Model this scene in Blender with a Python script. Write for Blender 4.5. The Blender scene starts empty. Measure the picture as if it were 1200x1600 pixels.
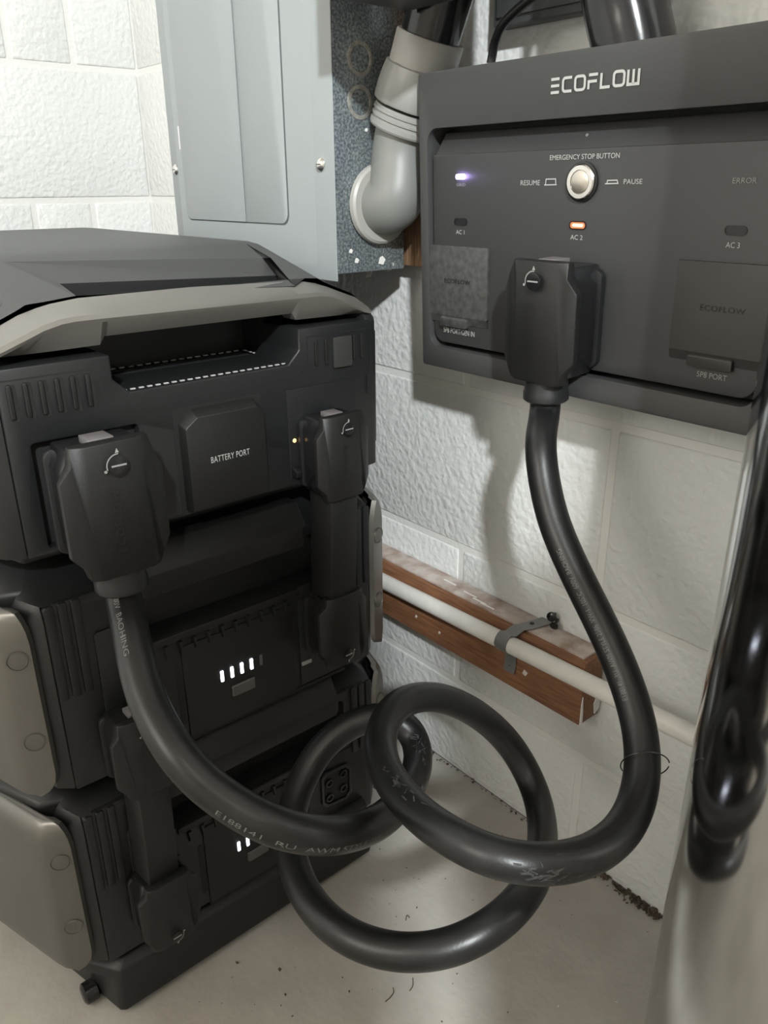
import bpy, bmesh, math, random
from mathutils import Vector as V, Matrix
from mathutils.geometry import tessellate_polygon

random.seed(7)
scn = bpy.context.scene
COL = scn.collection

# ------------------------------------------------------------------ camera
HC = 0.785
FPX, HEAD, PITCH, ROLL = 1241.4, 0.867824, 0.389314, -0.0064637
_f = V((-math.sin(HEAD), math.cos(HEAD), 0)); _r = V((math.cos(HEAD), math.sin(HEAD), 0)); _u = V((0, 0, 1))
FW = _f * math.cos(PITCH) - _u * math.sin(PITCH)
UP0 = _f * math.sin(PITCH) + _u * math.cos(PITCH)
RT = _r * math.cos(ROLL) + UP0 * math.sin(ROLL)
UP = -_r * math.sin(ROLL) + UP0 * math.cos(ROLL)
CAM = V((0, 0, HC))
cd = bpy.data.cameras.new('camera'); cam = bpy.data.objects.new('camera', cd); COL.objects.link(cam)
cd.sensor_fit = 'VERTICAL'; cd.sensor_height = 24; cd.lens = FPX / 1600 * 24; cd.clip_start = 0.01
m = Matrix((RT, UP, -FW)).transposed().to_4x4(); m.translation = CAM
cam.matrix_world = m
scn.camera = cam

# ------------------------------------------------------------------ light and exposure
w = bpy.data.worlds.new('world'); scn.world = w; w.use_nodes = True
w.node_tree.nodes['Background'].inputs[0].default_value = (0.9, 0.95, 1, 1)
w.node_tree.nodes['Background'].inputs[1].default_value = 0.05
def area(name, loc, target, size, power, col):
    l = bpy.data.lights.new(name, 'AREA'); l.shape = 'DISK'; l.size = size; l.energy = power; l.color = col
    o = bpy.data.objects.new(name, l); COL.objects.link(o); o.location = loc
    o.rotation_euler = (V(target) - V(loc)).to_track_quat('-Z', 'Y').to_euler(); return o
area('ceiling_bulb', (1.62, -1.13, 2.18), (-0.7, 0.5, 0.6), 0.13, 124, (0.93, 0.985, 1.0))
area('fill_light', (-0.5, -2.05, 1.75), (-0.6, 0.4, 0.4), 1.1, 21, (1.0, 0.95, 0.87))  # soft fill lamp added to lift the shade, not a fitting of the room
vs = scn.view_settings; vs.view_transform = 'Standard'; vs.look = 'None'; vs.gamma = 1; vs.use_curve_mapping = False
vs.exposure = 0.0

# ------------------------------------------------------------------ pixel helpers (calibration of the place from measured points)
def ray(u, v): return (RT * (u - 600) - UP * (v - 800)) / FPX + FW
def PX(u, v, X=None, Y=None, Z=None, D=None):
    d = ray(u, v)
    if D is not None: t = D
    elif X is not None: t = (X - CAM.x) / d.x
    elif Y is not None: t = (Y - CAM.y) / d.y
    else: t = (Z - CAM.z) / d.z
    return CAM + d * t
class Frame:
    def __init__(s, o, ea, eb): s.o = V(o); s.a = V(ea).normalized(); s.b = V(eb).normalized(); s.n = s.a.cross(s.b).normalized()
    def p(s, a, b, d=0): return s.o + s.a * a + s.b * b + s.n * d
    def px(s, u, v, d=0):
        r = ray(u, v); t = (s.n.dot(s.o + s.n * d - CAM)) / s.n.dot(r); q = CAM + r * t - s.o
        return (q.dot(s.a), q.dot(s.b))
def FS(x): return Frame((x, 0, 0), (0, 1, 0), (0, 0, 1))       # faces +X, a = y, b = z
def FWALL(y): return Frame((0, y, 0), (1, 0, 0), (0, 0, 1))    # faces -Y, a = x, b = z

# ------------------------------------------------------------------ materials
def mat(name, col, rough=0.5, metal=0.0, var=0.0, vscale=40, bump=0.0, bscale=300, col2=None, emit=None, estr=0, spec=0.5, coat=0, detail=4, stretch=None, bump2=0, b2scale=30, bdetail=3):
    m = bpy.data.materials.new(name); m.use_nodes = True
    nt = m.node_tree; b = nt.nodes['Principled BSDF']
    b.inputs['Base Color'].default_value = (*col, 1); b.inputs['Roughness'].default_value = rough
    b.inputs['Metallic'].default_value = metal; b.inputs['Specular IOR Level'].default_value = spec
    b.inputs['Coat Weight'].default_value = coat
    tc = nt.nodes.new('ShaderNodeTexCoord'); src = tc.outputs['Object']
    if stretch:
        mp = nt.nodes.new('ShaderNodeMapping'); mp.inputs['Scale'].default_value = stretch
        nt.links.new(src, mp.inputs[0]); src = mp.outputs[0]
    if var > 0 or col2:
        n = nt.nodes.new('ShaderNodeTexNoise'); n.inputs['Scale'].default_value = vscale; n.inputs['Detail'].default_value = detail
        nt.links.new(src, n.inputs[0])
        r = nt.nodes.new('ShaderNodeValToRGB'); c2 = col2 or tuple(c * (1 - var) for c in col)
        r.color_ramp.elements[0].position = 0.35; r.color_ramp.elements[1].position = 0.65
        r.color_ramp.elements[0].color = (*c2, 1); r.color_ramp.elements[1].color = (*col, 1)
        nt.links.new(n.outputs[0], r.inputs[0]); nt.links.new(r.outputs[0], b.inputs['Base Color'])
    last = None
    for amt, sc in ((bump2, b2scale), (bump, bscale)):
        if amt > 0:
            n = nt.nodes.new('ShaderNodeTexNoise'); n.inputs['Scale'].default_value = sc; n.inputs['Detail'].default_value = bdetail
            nt.links.new(src, n.inputs[0])
            bp = nt.nodes.new('ShaderNodeBump'); bp.inputs['Strength'].default_value = amt; bp.inputs['Distance'].default_value = 0.002
            nt.links.new(n.outputs[0], bp.inputs['Height'])
            if last: nt.links.new(last, bp.inputs['Normal'])
            last = bp.outputs[0]
    if last: nt.links.new(last, b.inputs['Normal'])
    if emit:
        b.inputs['Emission Color'].default_value = (*emit, 1); b.inputs['Emission Strength'].default_value = estr
    return m
M = {}
M['paint'] = mat('painted_block', (0.71, 0.715, 0.70), 0.45, var=0.04, vscale=6, bump=0.9, bscale=135, bump2=0.4, b2scale=60, bdetail=0.8)
M['mortar'] = mat('painted_mortar', (0.72, 0.715, 0.69), 0.55, bump=0.3, bscale=200)
M['room'] = mat('plain_paint', (0.70, 0.66, 0.60), 0.8)
M['ceil'] = mat('ceiling_paint', (0.55, 0.51, 0.45), 0.9)
M['concrete'] = mat('concrete_floor', (0.46, 0.435, 0.395), 0.72, col2=(0.34, 0.315, 0.28), vscale=7, detail=8, bump=0.25, bscale=120)
M['plastic'] = mat('black_plastic', (0.0100, 0.0104, 0.0110), 0.44, spec=0.5, bump=0.08, bscale=1500)
M['plastic_soft'] = mat('charcoal_plastic', (0.0115, 0.0113, 0.0110), 0.47, spec=0.4, var=0.12, vscale=25, bump=0.1, bscale=1500)
M['plastic_toplit'] = mat('black_plastic_toplit', (0.054, 0.055, 0.055), 0.48, bump=0.1, bscale=1600)  # black plastic made lighter in colour for the light falling on top
M['gloss'] = mat('glossy_black_plastic', (0.010, 0.010, 0.011), 0.22)
M['void'] = mat('recess_black', (0.006, 0.006, 0.006), 0.7)
M['cable'] = mat('cable_rubber', (0.0075, 0.0075, 0.008), 0.37, spec=0.5, col2=(0.011, 0.011, 0.011), vscale=60, bump=0.06, bscale=400)
M['scuff'] = mat('grey_scuff', (0.050, 0.050, 0.048), 0.7, var=0.5, vscale=300)
M['silver'] = mat('warm_grey_metal', (0.18, 0.172, 0.158), 0.36, metal=0.75)
M['handle'] = mat('champagne_handle', (0.27, 0.255, 0.235), 0.38, metal=0.65)
M['steel'] = mat('polished_steel', (0.60, 0.60, 0.60), 0.11, metal=1.0, bump=0.02, bscale=12)
M['chrome'] = mat('chrome', (0.75, 0.73, 0.70), 0.2, metal=1.0)
M['brushed'] = mat('brushed_steel', (0.62, 0.57, 0.50), 0.32, metal=0.9)
M['shp'] = mat('powder_coat_grey', (0.046, 0.046, 0.046), 0.46, bump=0.15, bscale=1800)
M['shp_face'] = mat('panel_face_grey', (0.038, 0.038, 0.039), 0.44, bump=0.12, bscale=2200)
M['flap'] = mat('dusty_port_cover', (0.034, 0.034, 0.033), 0.5, col2=(0.060, 0.060, 0.058), vscale=160, detail=8)
M['flap2'] = mat('clean_port_cover', (0.030, 0.030, 0.028), 0.5)
M['print'] = mat('white_print', (0.42, 0.42, 0.405), 0.6)
M['print_dim'] = mat('grey_print', (0.16, 0.16, 0.155), 0.6)
M['print_err'] = mat('faint_print', (0.26, 0.26, 0.25), 0.6)
M['dial_print'] = mat('dial_print', (0.28, 0.28, 0.27), 0.5)
M['button'] = mat('grey_button', (0.085, 0.083, 0.078), 0.4)
M['emboss'] = mat('embossed_dark', (0.010, 0.010, 0.010), 0.35)
M['cab'] = mat('grey_enamel', (0.335, 0.362, 0.37), 0.4, var=0.04, vscale=5)
M['cab_dark'] = mat('enamel_gap', (0.10, 0.11, 0.11), 0.6)
M['pvc_grey'] = mat('grey_pvc', (0.29, 0.29, 0.28), 0.32, var=0.06, vscale=20)
M['pvc_dark'] = mat('mid_grey_pvc', (0.19, 0.195, 0.185), 0.44)
M['pvc_light'] = mat('light_grey_pvc', (0.36, 0.35, 0.33), 0.42)
M['pipe_black'] = mat('black_pipe', (0.012, 0.012, 0.013), 0.16, bump2=0.25, b2scale=25)
M['white_pipe'] = mat('white_pvc_pipe', (0.72, 0.70, 0.66), 0.4, var=0.12, vscale=25)
M['wood'] = mat('brown_stained_wood', (0.25, 0.115, 0.055), 0.6, col2=(0.15, 0.065, 0.03), vscale=22, stretch=(1.2, 14, 14), bump=0.2, bscale=60)
M['wood_raw'] = mat('raw_wood', (0.30, 0.18, 0.10), 0.7, col2=(0.18, 0.10, 0.055), vscale=30, stretch=(14, 14, 1.2), bump=0.2, bscale=60)
M['dust'] = mat('dusty_paint_film', (0.50, 0.44, 0.40), 0.9, col2=(0.30, 0.22, 0.18), vscale=45, detail=8, bump=0.4, bscale=150)
M['white_chip'] = mat('white_paint_chip', (0.75, 0.73, 0.70), 0.7)
M['strap'] = mat('dull_zinc_strap', (0.25, 0.25, 0.245), 0.42, metal=0.55)
M['grit'] = mat('grit', (0.10, 0.075, 0.05), 0.9, var=0.6, vscale=400)
M['chip_light'] = mat('pale_flake', (0.55, 0.53, 0.48), 0.8)
M['dark_box_and_shade'] = mat('dark_grey_box_and_shade', (0.055, 0.057, 0.058), 0.45)  # box grey, also the dark tone of the wall shade plate
M['led_white'] = mat('white_led', (0.9, 0.92, 1), 0.3, emit=(0.80, 0.86, 1.0), estr=5)
M['led_off'] = mat('unlit_led', (0.10, 0.10, 0.10), 0.3)
M['led_violet'] = mat('violet_led', (0.8, 0.7, 1), 0.3, emit=(0.50, 0.36, 1.0), estr=30)
M['led_orange'] = mat('orange_led', (0.6, 0.16, 0.05), 0.3, emit=(1.0, 0.22, 0.06), estr=0.55)
M['led_orange_hot'] = mat('orange_led_core', (1, 0.7, 0.6), 0.3, emit=(1.0, 0.62, 0.48), estr=4)
M['led_amber'] = mat('amber_led', (1, 0.6, 0.2), 0.3, emit=(1.0, 0.55, 0.16), estr=2.2)
M['label'] = mat('pale_label', (0.20, 0.185, 0.185), 0.35, metal=0.3)
M['teal'] = mat('teal_tape', (0.02, 0.30, 0.28), 0.5)

def galvanised():
    m = mat('galvanised_steel', (0.40, 0.43, 0.44), 0.34, metal=0.55)
    nt = m.node_tree; b = nt.nodes['Principled BSDF']; tc = nt.nodes['Texture Coordinate']
    v = nt.nodes.new('ShaderNodeTexVoronoi'); v.inputs['Scale'].default_value = 260
    n = nt.nodes.new('ShaderNodeTexNoise'); n.inputs['Scale'].default_value = 420; n.inputs['Detail'].default_value = 6
    r = nt.nodes.new('ShaderNodeValToRGB'); r.color_ramp.elements[0].position = 0.40; r.color_ramp.elements[1].position = 0.68
    r.color_ramp.elements[0].color = (0.14, 0.17, 0.19, 1); r.color_ramp.elements[1].color = (0.42, 0.46, 0.47, 1)
    nt.links.new(tc.outputs['Object'], n.inputs[0]); nt.links.new(tc.outputs['Object'], v.inputs[0])
    nt.links.new(n.outputs[0], r.inputs[0]); nt.links.new(r.outputs[0], b.inputs['Base Color'])
    rr = nt.nodes.new('ShaderNodeMapRange'); rr.inputs[3].default_value = 0.26; rr.inputs[4].default_value = 0.46
    nt.links.new(v.outputs['Color'], rr.inputs[0]); nt.links.new(rr.outputs[0], b.inputs['Roughness'])
    return m
M['galv'] = galvanised()
M['knock'] = mat('worn_zinc_ring', (0.42, 0.41, 0.37), 0.45, metal=0.35, var=0.35, vscale=200)

# ------------------------------------------------------------------ mesh builder
class MB:
    def __init__(s): s.v = []; s.f = []
    def add(s, vs, fs):
        k = len(s.v); s.v += [V(p) for p in vs]; s.f += [tuple(i + k for i in f) for f in fs]; return s
    def prism(s, fr, poly, d0, d1, holes=(), poly1=None):
        """extrude poly (a,b) from depth d0 (back) to d1 (front)"""
        loops = [list(poly)] + [list(h) for h in holes]
        front = [list(poly1 or poly)] + [list(h) for h in holes]
        def area(p): return sum(p[i][0] * p[(i + 1) % len(p)][1] - p[(i + 1) % len(p)][0] * p[i][1] for i in range(len(p)))
        for L in (loops, front):
            if area(L[0]) < 0: L[0].reverse()
            for k in range(1, len(L)):
                if area(L[k]) > 0: L[k].reverse()
        k0 = len(s.v); flat = []
        for L in loops: flat += L
        n = len(flat); ff = []
        for L in front: ff += L
        s.v += [fr.p(a, b, d0) for a, b in flat] + [fr.p(a, b, d1) for a, b in ff]
        if not holes:
            s.f.append(tuple(k0 + n + i for i in range(n))); s.f.append(tuple(k0 + i for i in reversed(range(n))))
        else:
            for t in tessellate_polygon([[V((a, b, 0)) for a, b in L] for L in loops]):
                (x0, y0), (x1, y1), (x2, y2) = flat[t[0]], flat[t[1]], flat[t[2]]
                t = tuple(t)
                if (x1 - x0) * (y2 - y0) - (x2 - x0) * (y1 - y0) < 0: t = t[::-1]
                s.f.append(tuple(k0 + n + i for i in t)); s.f.append(tuple(k0 + i for i in reversed(t)))
        i0 = 0
        for L in loops:
            q = len(L)
            for i in range(q):
                j = (i + 1) % q
                s.f.append((k0 + i0 + i, k0 + i0 + j, k0 + n + i0 + j, k0 + n + i0 + i))
            i0 += q
        return s
    def box(s, lo, hi):
        x0, y0, z0 = lo; x1, y1, z1 = hi
        return s.add([(x0, y0, z0), (x1, y0, z0), (x1, y1, z0), (x0, y1, z0), (x0, y0, z1), (x1, y0, z1), (x1, y1, z1), (x0, y1, z1)],
                     [(3, 2, 1, 0), (4, 5, 6, 7), (0, 1, 5, 4), (1, 2, 6, 5), (2, 3, 7, 6), (3, 0, 4, 7)])
    def loft(s, rings, closed=True, cap=True):
        k = len(s.v); n = len(rings[0])
        for r in rings: s.v += [V(p) for p in r]
        for i in range(len(rings) - 1):
            for j in range(n if closed else n - 1):
                a = k + i * n + j; b = k + i * n + (j + 1) % n
                s.f.append((a, b, b + n, a + n))
        if cap and closed:
            s.f.append(tuple(k + j for j in reversed(range(n)))); q = k + (len(rings) - 1) * n
            s.f.append(tuple(q + j for j in range(n)))
        return s
    def lathe(s, o, axis, prof, n=32, cap=True):
        """prof: list of (distance along axis, radius)"""
        o = V(o); z = V(axis).normalized(); x = z.orthogonal().normalized(); y = z.cross(x)
        rings = [[o + z * t + (x * math.cos(2 * math.pi * i / n) + y * math.sin(2 * math.pi * i / n)) * r for i in range(n)] for t, r in prof]
        return s.loft(rings, True, cap)
    def tube(s, pts, r, n=16, cap=True):
        pts = [V(p) for p in pts]; rings = []
        t0 = (pts[1] - pts[0]).normalized(); x = t0.orthogonal().normalized()
        for i, p in enumerate(pts):
            t = (pts[min(i + 1, len(pts) - 1)] - pts[max(i - 1, 0)]).normalized()
            x = (x - t * x.dot(t)).normalized(); y = t.cross(x)
            rr = r[i] if isinstance(r, (list, tuple)) else r
            rings.append([p + (x * math.cos(2 * math.pi * k / n) + y * math.sin(2 * math.pi * k / n)) * rr for k in range(n)])
        return s.loft(rings, True, cap)
    def mesh(s, off=V((0, 0, 0)), bevel=0, seg=2, smooth=True, ang=38):
        me = bpy.data.meshes.new('m'); bm = bmesh.new()
        vv = [bm.verts.new(p - off) for p in s.v]
        for f in s.f:
            if len(set(f)) < 3: continue
            try: bm.faces.new([vv[i] for i in f])
            except ValueError: pass
        bmesh.ops.remove_doubles(bm, verts=bm.verts, dist=1e-6)
        bmesh.ops.recalc_face_normals(bm, faces=bm.faces)
        if bevel:
            ed = [e for e in bm.edges if len(e.link_faces) == 2 and e.calc_face_angle(0) > math.radians(28)]
            bmesh.ops.bevel(bm, geom=ed, offset=bevel, segments=seg, affect='EDGES', profile=0.5, clamp_overlap=True)
        bm.to_mesh(me); bm.free()
        if smooth:
            for p in me.polygons: p.use_smooth = True
            me.set_sharp_from_angle(angle=math.radians(ang))
        return me
    def build(s, name, material, parent=None, bevel=0, seg=2, smooth=True, ang=38, label=None, cat=None, group=None, kind=None, origin=None):
        off = wloc(parent) if parent else (V(origin) if origin else V((0, 0, 0)))
        me = s.mesh(off, bevel, seg, smooth, ang)
        o = bpy.data.objects.new(name, me); COL.objects.link(o)
        me.name = name; me.materials.append(M[material] if isinstance(material, str) else material)
        if parent: o.parent = parent
        else: o.location = off
        tag(o, label, cat, group, kind); return o
def wloc(o):
    p = V(o.location)
    while o.parent: o = o.parent; p = p + V(o.location)
    return p
def tag(o, label=None, cat=None, group=None, kind=None):
    if label: o['label'] = label
    if cat: o['category'] = cat
    if group: o['group'] = group
    if kind: o['kind'] = kind
    return o
def thing(name, loc, label, cat, group=None):
    o = bpy.data.objects.new(name, None); COL.objects.link(o); o.location = loc; o.empty_display_size = 0.05
    return tag(o, label, cat, group)
def rrect(a0, b0, a1, b1, r=0.004, n=5):
    if not isinstance(r, (list, tuple)): r = [r] * 4
    out = []
    for (cx, cy, st), q in zip(((a0, b0, 180), (a1, b0, 270), (a1, b1, 0), (a0, b1, 90)), r):
        sx = 1 if cx == a0 else -1; sy = 1 if cy == b0 else -1
        if q <= 0: out.append((cx, cy)); continue
        for i in range(n + 1):
            t = math.radians(st + 90 * i / n); out.append((cx + sx * q + q * math.cos(t), cy + sy * q + q * math.sin(t)))
    return out
def circ(a, b, r, n=24, ry=None): return [(a + r * math.cos(2 * math.pi * i / n), b + (ry or r) * math.sin(2 * math.pi * i / n)) for i in range(n)]

# text as mesh on a frame
def text_mesh(body, size, align='CENTER', spacing=1.0):
    c = bpy.data.curves.new('t', 'FONT'); c.body = body; c.size = size; c.align_x = align; c.align_y = 'CENTER'; c.space_character = spacing
    c.resolution_u = 3
    o = bpy.data.objects.new('t', c); COL.objects.link(o)
    dg = bpy.context.evaluated_depsgraph_get(); dg.update()
    me = bpy.data.meshes.new_from_object(o.evaluated_get(dg)); bpy.data.objects.remove(o); bpy.data.curves.remove(c)
    vs = [(v.co.x, v.co.y) for v in me.vertices]; fs = [tuple(p.vertices) for p in me.polygons]; bpy.data.meshes.remove(me)
    return vs, fs
def lettering(body, fr, a, b, d, size, material, parent, rot=0, spacing=1.0, width=None, name='lettering', shear=0, bold=0):
    vs, fs = text_mesh(body, size, spacing=spacing)
    if width:
        x0 = min(p[0] for p in vs); x1 = max(p[0] for p in vs); k = width / (x1 - x0); vs = [(p[0] * k, p[1]) for p in vs]
    c, s_ = math.cos(rot), math.sin(rot)
    pts = [fr.p(a + x * c - y * s_, b + x * s_ + y * c, d) for x, y in vs]
    return MB().add(pts, fs).build(name, material, parent, smooth=False)
def stroke(mb, fr, pts, w, d, closed=False):
    """flat polyline of width w on a frame"""
    n = len(pts); P = [V(p).to_2d() if len(p) > 2 else V((p[0], p[1])) for p in pts]
    L = []; R = []
    for i in range(n):
        if closed: a = P[i - 1]; b = P[(i + 1) % n]
        else: a = P[max(i - 1, 0)]; b = P[min(i + 1, n - 1)]
        t1 = (P[i] - a); t2 = (b - P[i])
        t1 = t1.normalized() if t1.length > 1e-9 else t2.normalized(); t2 = t2.normalized() if t2.length > 1e-9 else t1
        nn = V((-(t1 + t2).y, (t1 + t2).x)).normalized(); k = w / 2 / max(0.5, nn.dot(V((-t1.y, t1.x))))
        L.append(P[i] + nn * k); R.append(P[i] - nn * k)
    k0 = len(mb.v)
    mb.v += [fr.p(p.x, p.y, d) for p in L] + [fr.p(p.x, p.y, d) for p in R]
    for i in range(n if closed else n - 1):
        j = (i + 1) % n; mb.f.append((k0 + n + i, k0 + n + j, k0 + j, k0 + i))

# ------------------------------------------------------------------ the room
YW, XL = 0.679, -1.447        # wall on the right (faces -Y), wall on the left (faces +X)
ZJ = [0.0, 0.146, 0.352, 0.559, 0.766, 0.967, 1.17, 1.376, 1.58]
MB().add([(XL, YW, 0), (2.4, YW, 0), (2.4, -2.3, 0), (XL, -2.3, 0)], [(0, 1, 2, 3)][::1]).build('floor', 'concrete', kind='structure', label='bare grey concrete basement floor', smooth=False)
MB().add([(XL, YW, 2.4), (2.4, YW, 2.4), (2.4, -2.3, 2.4), (XL, -2.3, 2.4)], [(0, 1, 2, 3)]).build('ceiling', 'ceil', kind='structure', smooth=False)
wr = MB().box((XL - 0.1, YW + 0.0016, 0), (2.5, YW + 0.12, 2.4)).build('wall_right', 'mortar', kind='structure', label='white painted block wall behind the panel', smooth=False)
wl = MB().box((XL - 0.12, -2.4, 0), (XL - 0.0016, YW + 0.1, 2.4)).build('wall_left', 'mortar', kind='structure', label='white painted block wall at far left', smooth=False)
MB().box((-1.6, -2.42, 0), (2.5, -2.3, 2.4)).build('wall_back', 'room', kind='structure', smooth=False)
MB().box((2.4, -2.4, 0), (2.52, 0.8, 2.4)).build('wall_front', 'room', kind='structure', smooth=False)
# unseen blocks and post added to cast the viewer's shadow on floor and stack
MB().box((.35, -.132, 0), (.45, .52, 1.11)).build('shade_caster_low', 'room', kind='structure', label='added low block beside the viewer, casting shade from out of view', smooth=False)
MB().box((.36, -.04, 1.11), (.44, .06, 2.4)).build('shade_caster_post', 'room', kind='structure', label='added square post above the low block, casting shade', smooth=False)
MB().box((.35, -.95, 0), (.45, -.262, 1.235)).build('shade_caster_left', 'room', kind='structure', label='added low block behind the viewer, casting shade', smooth=False)
def block(fr, a0, a1, b0, b1, parent, d):
    g = 0.0042
    MB().prism(fr, [(a0 + g, b0 + g), (a1 - g, b0 + g), (a1 - g, b1 - g), (a0 + g, b1 - g)], -0.01, d).build('block', 'paint', parent, bevel=0.0030, seg=3)
fr = FWALL(YW)
for i in range(8):
    off = -0.439 if i % 2 == 0 else -0.648
    xs = [off + 0.406 * k for k in range(-4, 4)]
    xs = [x for x in xs if XL + 0.03 < x < 0.75]; xs = [XL - 0.003] + xs
    for a, b in zip(xs, xs[1:]): block(fr, a, b, ZJ[i], ZJ[i + 1], wr, random.uniform(-0.0004, 0.0006))
fl = Frame((XL, 0, 0), (0, 1, 0), (0, 0, 1))
for i in range(8):
    ys = [-0.65, -0.24, 0.065, 0.269, 0.471, 0.571, YW + 0.003] if i % 2 == 1 else [-0.55, -0.14, 0.29, YW + 0.003]
    if i % 2 == 0 and False: pass
    for a, b in zip(ys, ys[1:]): block(fl, a, b, ZJ[i], ZJ[i + 1], wl, random.uniform(-0.0004, 0.0006))

# ------------------------------------------------------------------ the stack: rolling base, two battery packs, inverter
CY = 0.3185                                # middle of the stack across its front
def mir(y): return 2 * CY - y
def plan(fr_left):                         # front-left corner points (X, y) -> closed plan outline, mirrored to the right
    return fr_left + [(-1.16 - (0.0), fr_left[-1][1]), (-1.24, fr_left[-1][1] + 0.03)] + [(-1.24, mir(fr_left[-1][1] + 0.03)), (-1.16, mir(fr_left[-1][1]))] + [(x, mir(y)) for x, y in reversed(fr_left)]
def ring(pl, z): return [V((x, y, z)) for x, y in pl]

# rolling base
base = thing('rolling_base', (-0.9, CY, 0), 'low black wheeled base under the two battery packs', 'trolley')
b0 = plan([(-0.598, 0.158), (-0.602, 0.153), (-0.70, 0.127)])
b1 = plan([(-0.598, 0.159), (-0.604, 0.154), (-0.66, 0.117)])
b2 = plan([(-0.606, 0.166), (-0.612, 0.160), (-0.668, 0.126)])
MB().loft([ring(b0, 0.007), ring(b0, 0.012), ring(b1, 0.050), ring(b1, 0.062), ring(b2, 0.070)]).build('frame', 'plastic', base, bevel=0.002)
for x, y in ((-0.640, 0.137), (-1.15, 0.15), (-1.15, mir(0.15))):
    wv = MB().lathe((x, y - 0.008, 0.0115), (0, 1, 0), [(0, 0.008), (0.002, 0.0112), (0.014, 0.0112), (0.016, 0.008)], 24).build('wheel', 'gloss', base)

# generic plug, frame origin at the middle of the cord end, b runs away from the cord, n away from the socket
def plug(fr, s, parent, name, dial=True, button=True, collar=True, word=True, dialtop=True, scuff=False):
    hd = bpy.data.objects.new(name, None)
    out = [(-.0275, 0), (.0275, 0), (.030, .010), (.0385, .020), (.0385, .078), (.031, .090), (.029, .103), (-.029, .103), (-.031, .090), (-.0385, .078), (-.0385, .020), (-.030, .010)]
    S = lambda L: [(a * s, b * s) for a, b in L]
    body = MB().prism(fr, S([(-.026, .004), (.026, .004), (.032, .016), (.033, .082), (.027, .098), (-.027, .098), (-.033, .082), (-.032, .016)]), 0, .038 * s)
    bo = body.build(name, 'gloss', parent, bevel=.0015 * s)
    MB().prism(fr, S(rrect(-.036, .010, .036, .094, .008)), 0.0003, .007 * s).build('seal', 'plastic', bo, bevel=.001 * s)
    # faceted cover, three strips
    def dep(a): return (.053 - max(0, abs(a) - .0195) * .55)
    c = MB(); k = len(out)
    right = [(.0195, 0), (.0275, 0), (.030, .010), (.0385, .020), (.0385, .078), (.031, .090), (.029, .103), (.0195, .103)]
    left = [(-a, b) for a, b in reversed(right)]
    mid = [(-.0195, 0), (.0195, 0), (.0195, .103), (-.0195, .103)]
    for P in (right, left, mid):
        def tilt(b): return -.005 if b > .102 else (-.003 if b < .001 else 0)
        c.add([fr.p(a * s, b * s, (dep(a) + tilt(b)) * s) for a, b in P], [tuple(range(len(P)))])
    rim = [(.0195, 0)] + right[1:-1] + [(.0195, .103), (-.0195, .103)] + left[1:-1] + [(-.0195, 0)]
    n = len(rim)
    vs = [fr.p(a * s, b * s, (dep(a) + tilt(b)) * s) for a, b in rim] + [fr.p(a * s, b * s, .036 * s) for a, b in rim]
    c.add(vs, [(i, (i + 1) % n, n + (i + 1) % n, n + i) for i in range(n)] + [tuple(range(n, 2 * n))])
    cv = c.build('front_cover', 'plastic_soft', bo, bevel=.0009 * s, seg=2)
    if button:
        MB().prism(Frame(fr.p(0, .0985 * s, 0), fr.a, -fr.n), [(-.011 * s, -.033 * s), (.008 * s, -.033 * s), (.008 * s, -.014 * s), (-.011 * s, -.014 * s)], -.002 * s, .0045 * s).build('release_button', 'label', bo, bevel=.0006 * s)
    if dial:
        da, db = .001 * s, .087 * s
        MB().lathe(fr.p(da, db, .0525 * s), fr.n, [(0, .0075 * s), (.0012 * s, .0075 * s), (.0014 * s, .0065 * s)], 28).build('lock_dial', 'gloss', bo)
        q = MB()
        arc = [(da + .0086 * s * math.cos(math.radians(t)), db + .0086 * s * math.sin(math.radians(t))) for t in range(85, 205, 10)]
        stroke(q, fr, arc, .0009 * s, .0532 * s)
        q.prism(fr, [(da - .0014 * s, db + .0095 * s), (da + .0014 * s, db + .0095 * s), (da, db + .0128 * s)], .053 * s, .0534 * s)
        q.prism(fr, circ(da - .0098 * s, db - .003 * s, .0011 * s, 10), .053 * s, .0534 * s)
        q.prism(fr, [(da - .0055 * s, db - .0004 * s), (da + .0055 * s, db - .0004 * s), (da + .0055 * s, db + .0008 * s), (da - .0055 * s, db + .0008 * s)], .0532 * s, .0544 * s)
        q.build('dial_mark', 'dial_print', bo, smooth=False)
    if word: lettering('ECOFLOW', fr, -.004 * s, .045 * s, .0532 * s, .0085 * s, 'emboss', bo, rot=math.pi / 2, spacing=1.3)
    if collar:
        o = fr.p(0, .010 * s, .028 * s)
        MB().lathe(o, -fr.b, [(0, .0195 * s), (.020 * s, .0195 * s), (.0225 * s, .0205 * s), (.0285 * s, .0205 * s), (.030 * s, .019 * s), (.030 * s, .012 * s)], 32).build('strain_collar', 'plastic', bo)
    return bo

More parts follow.
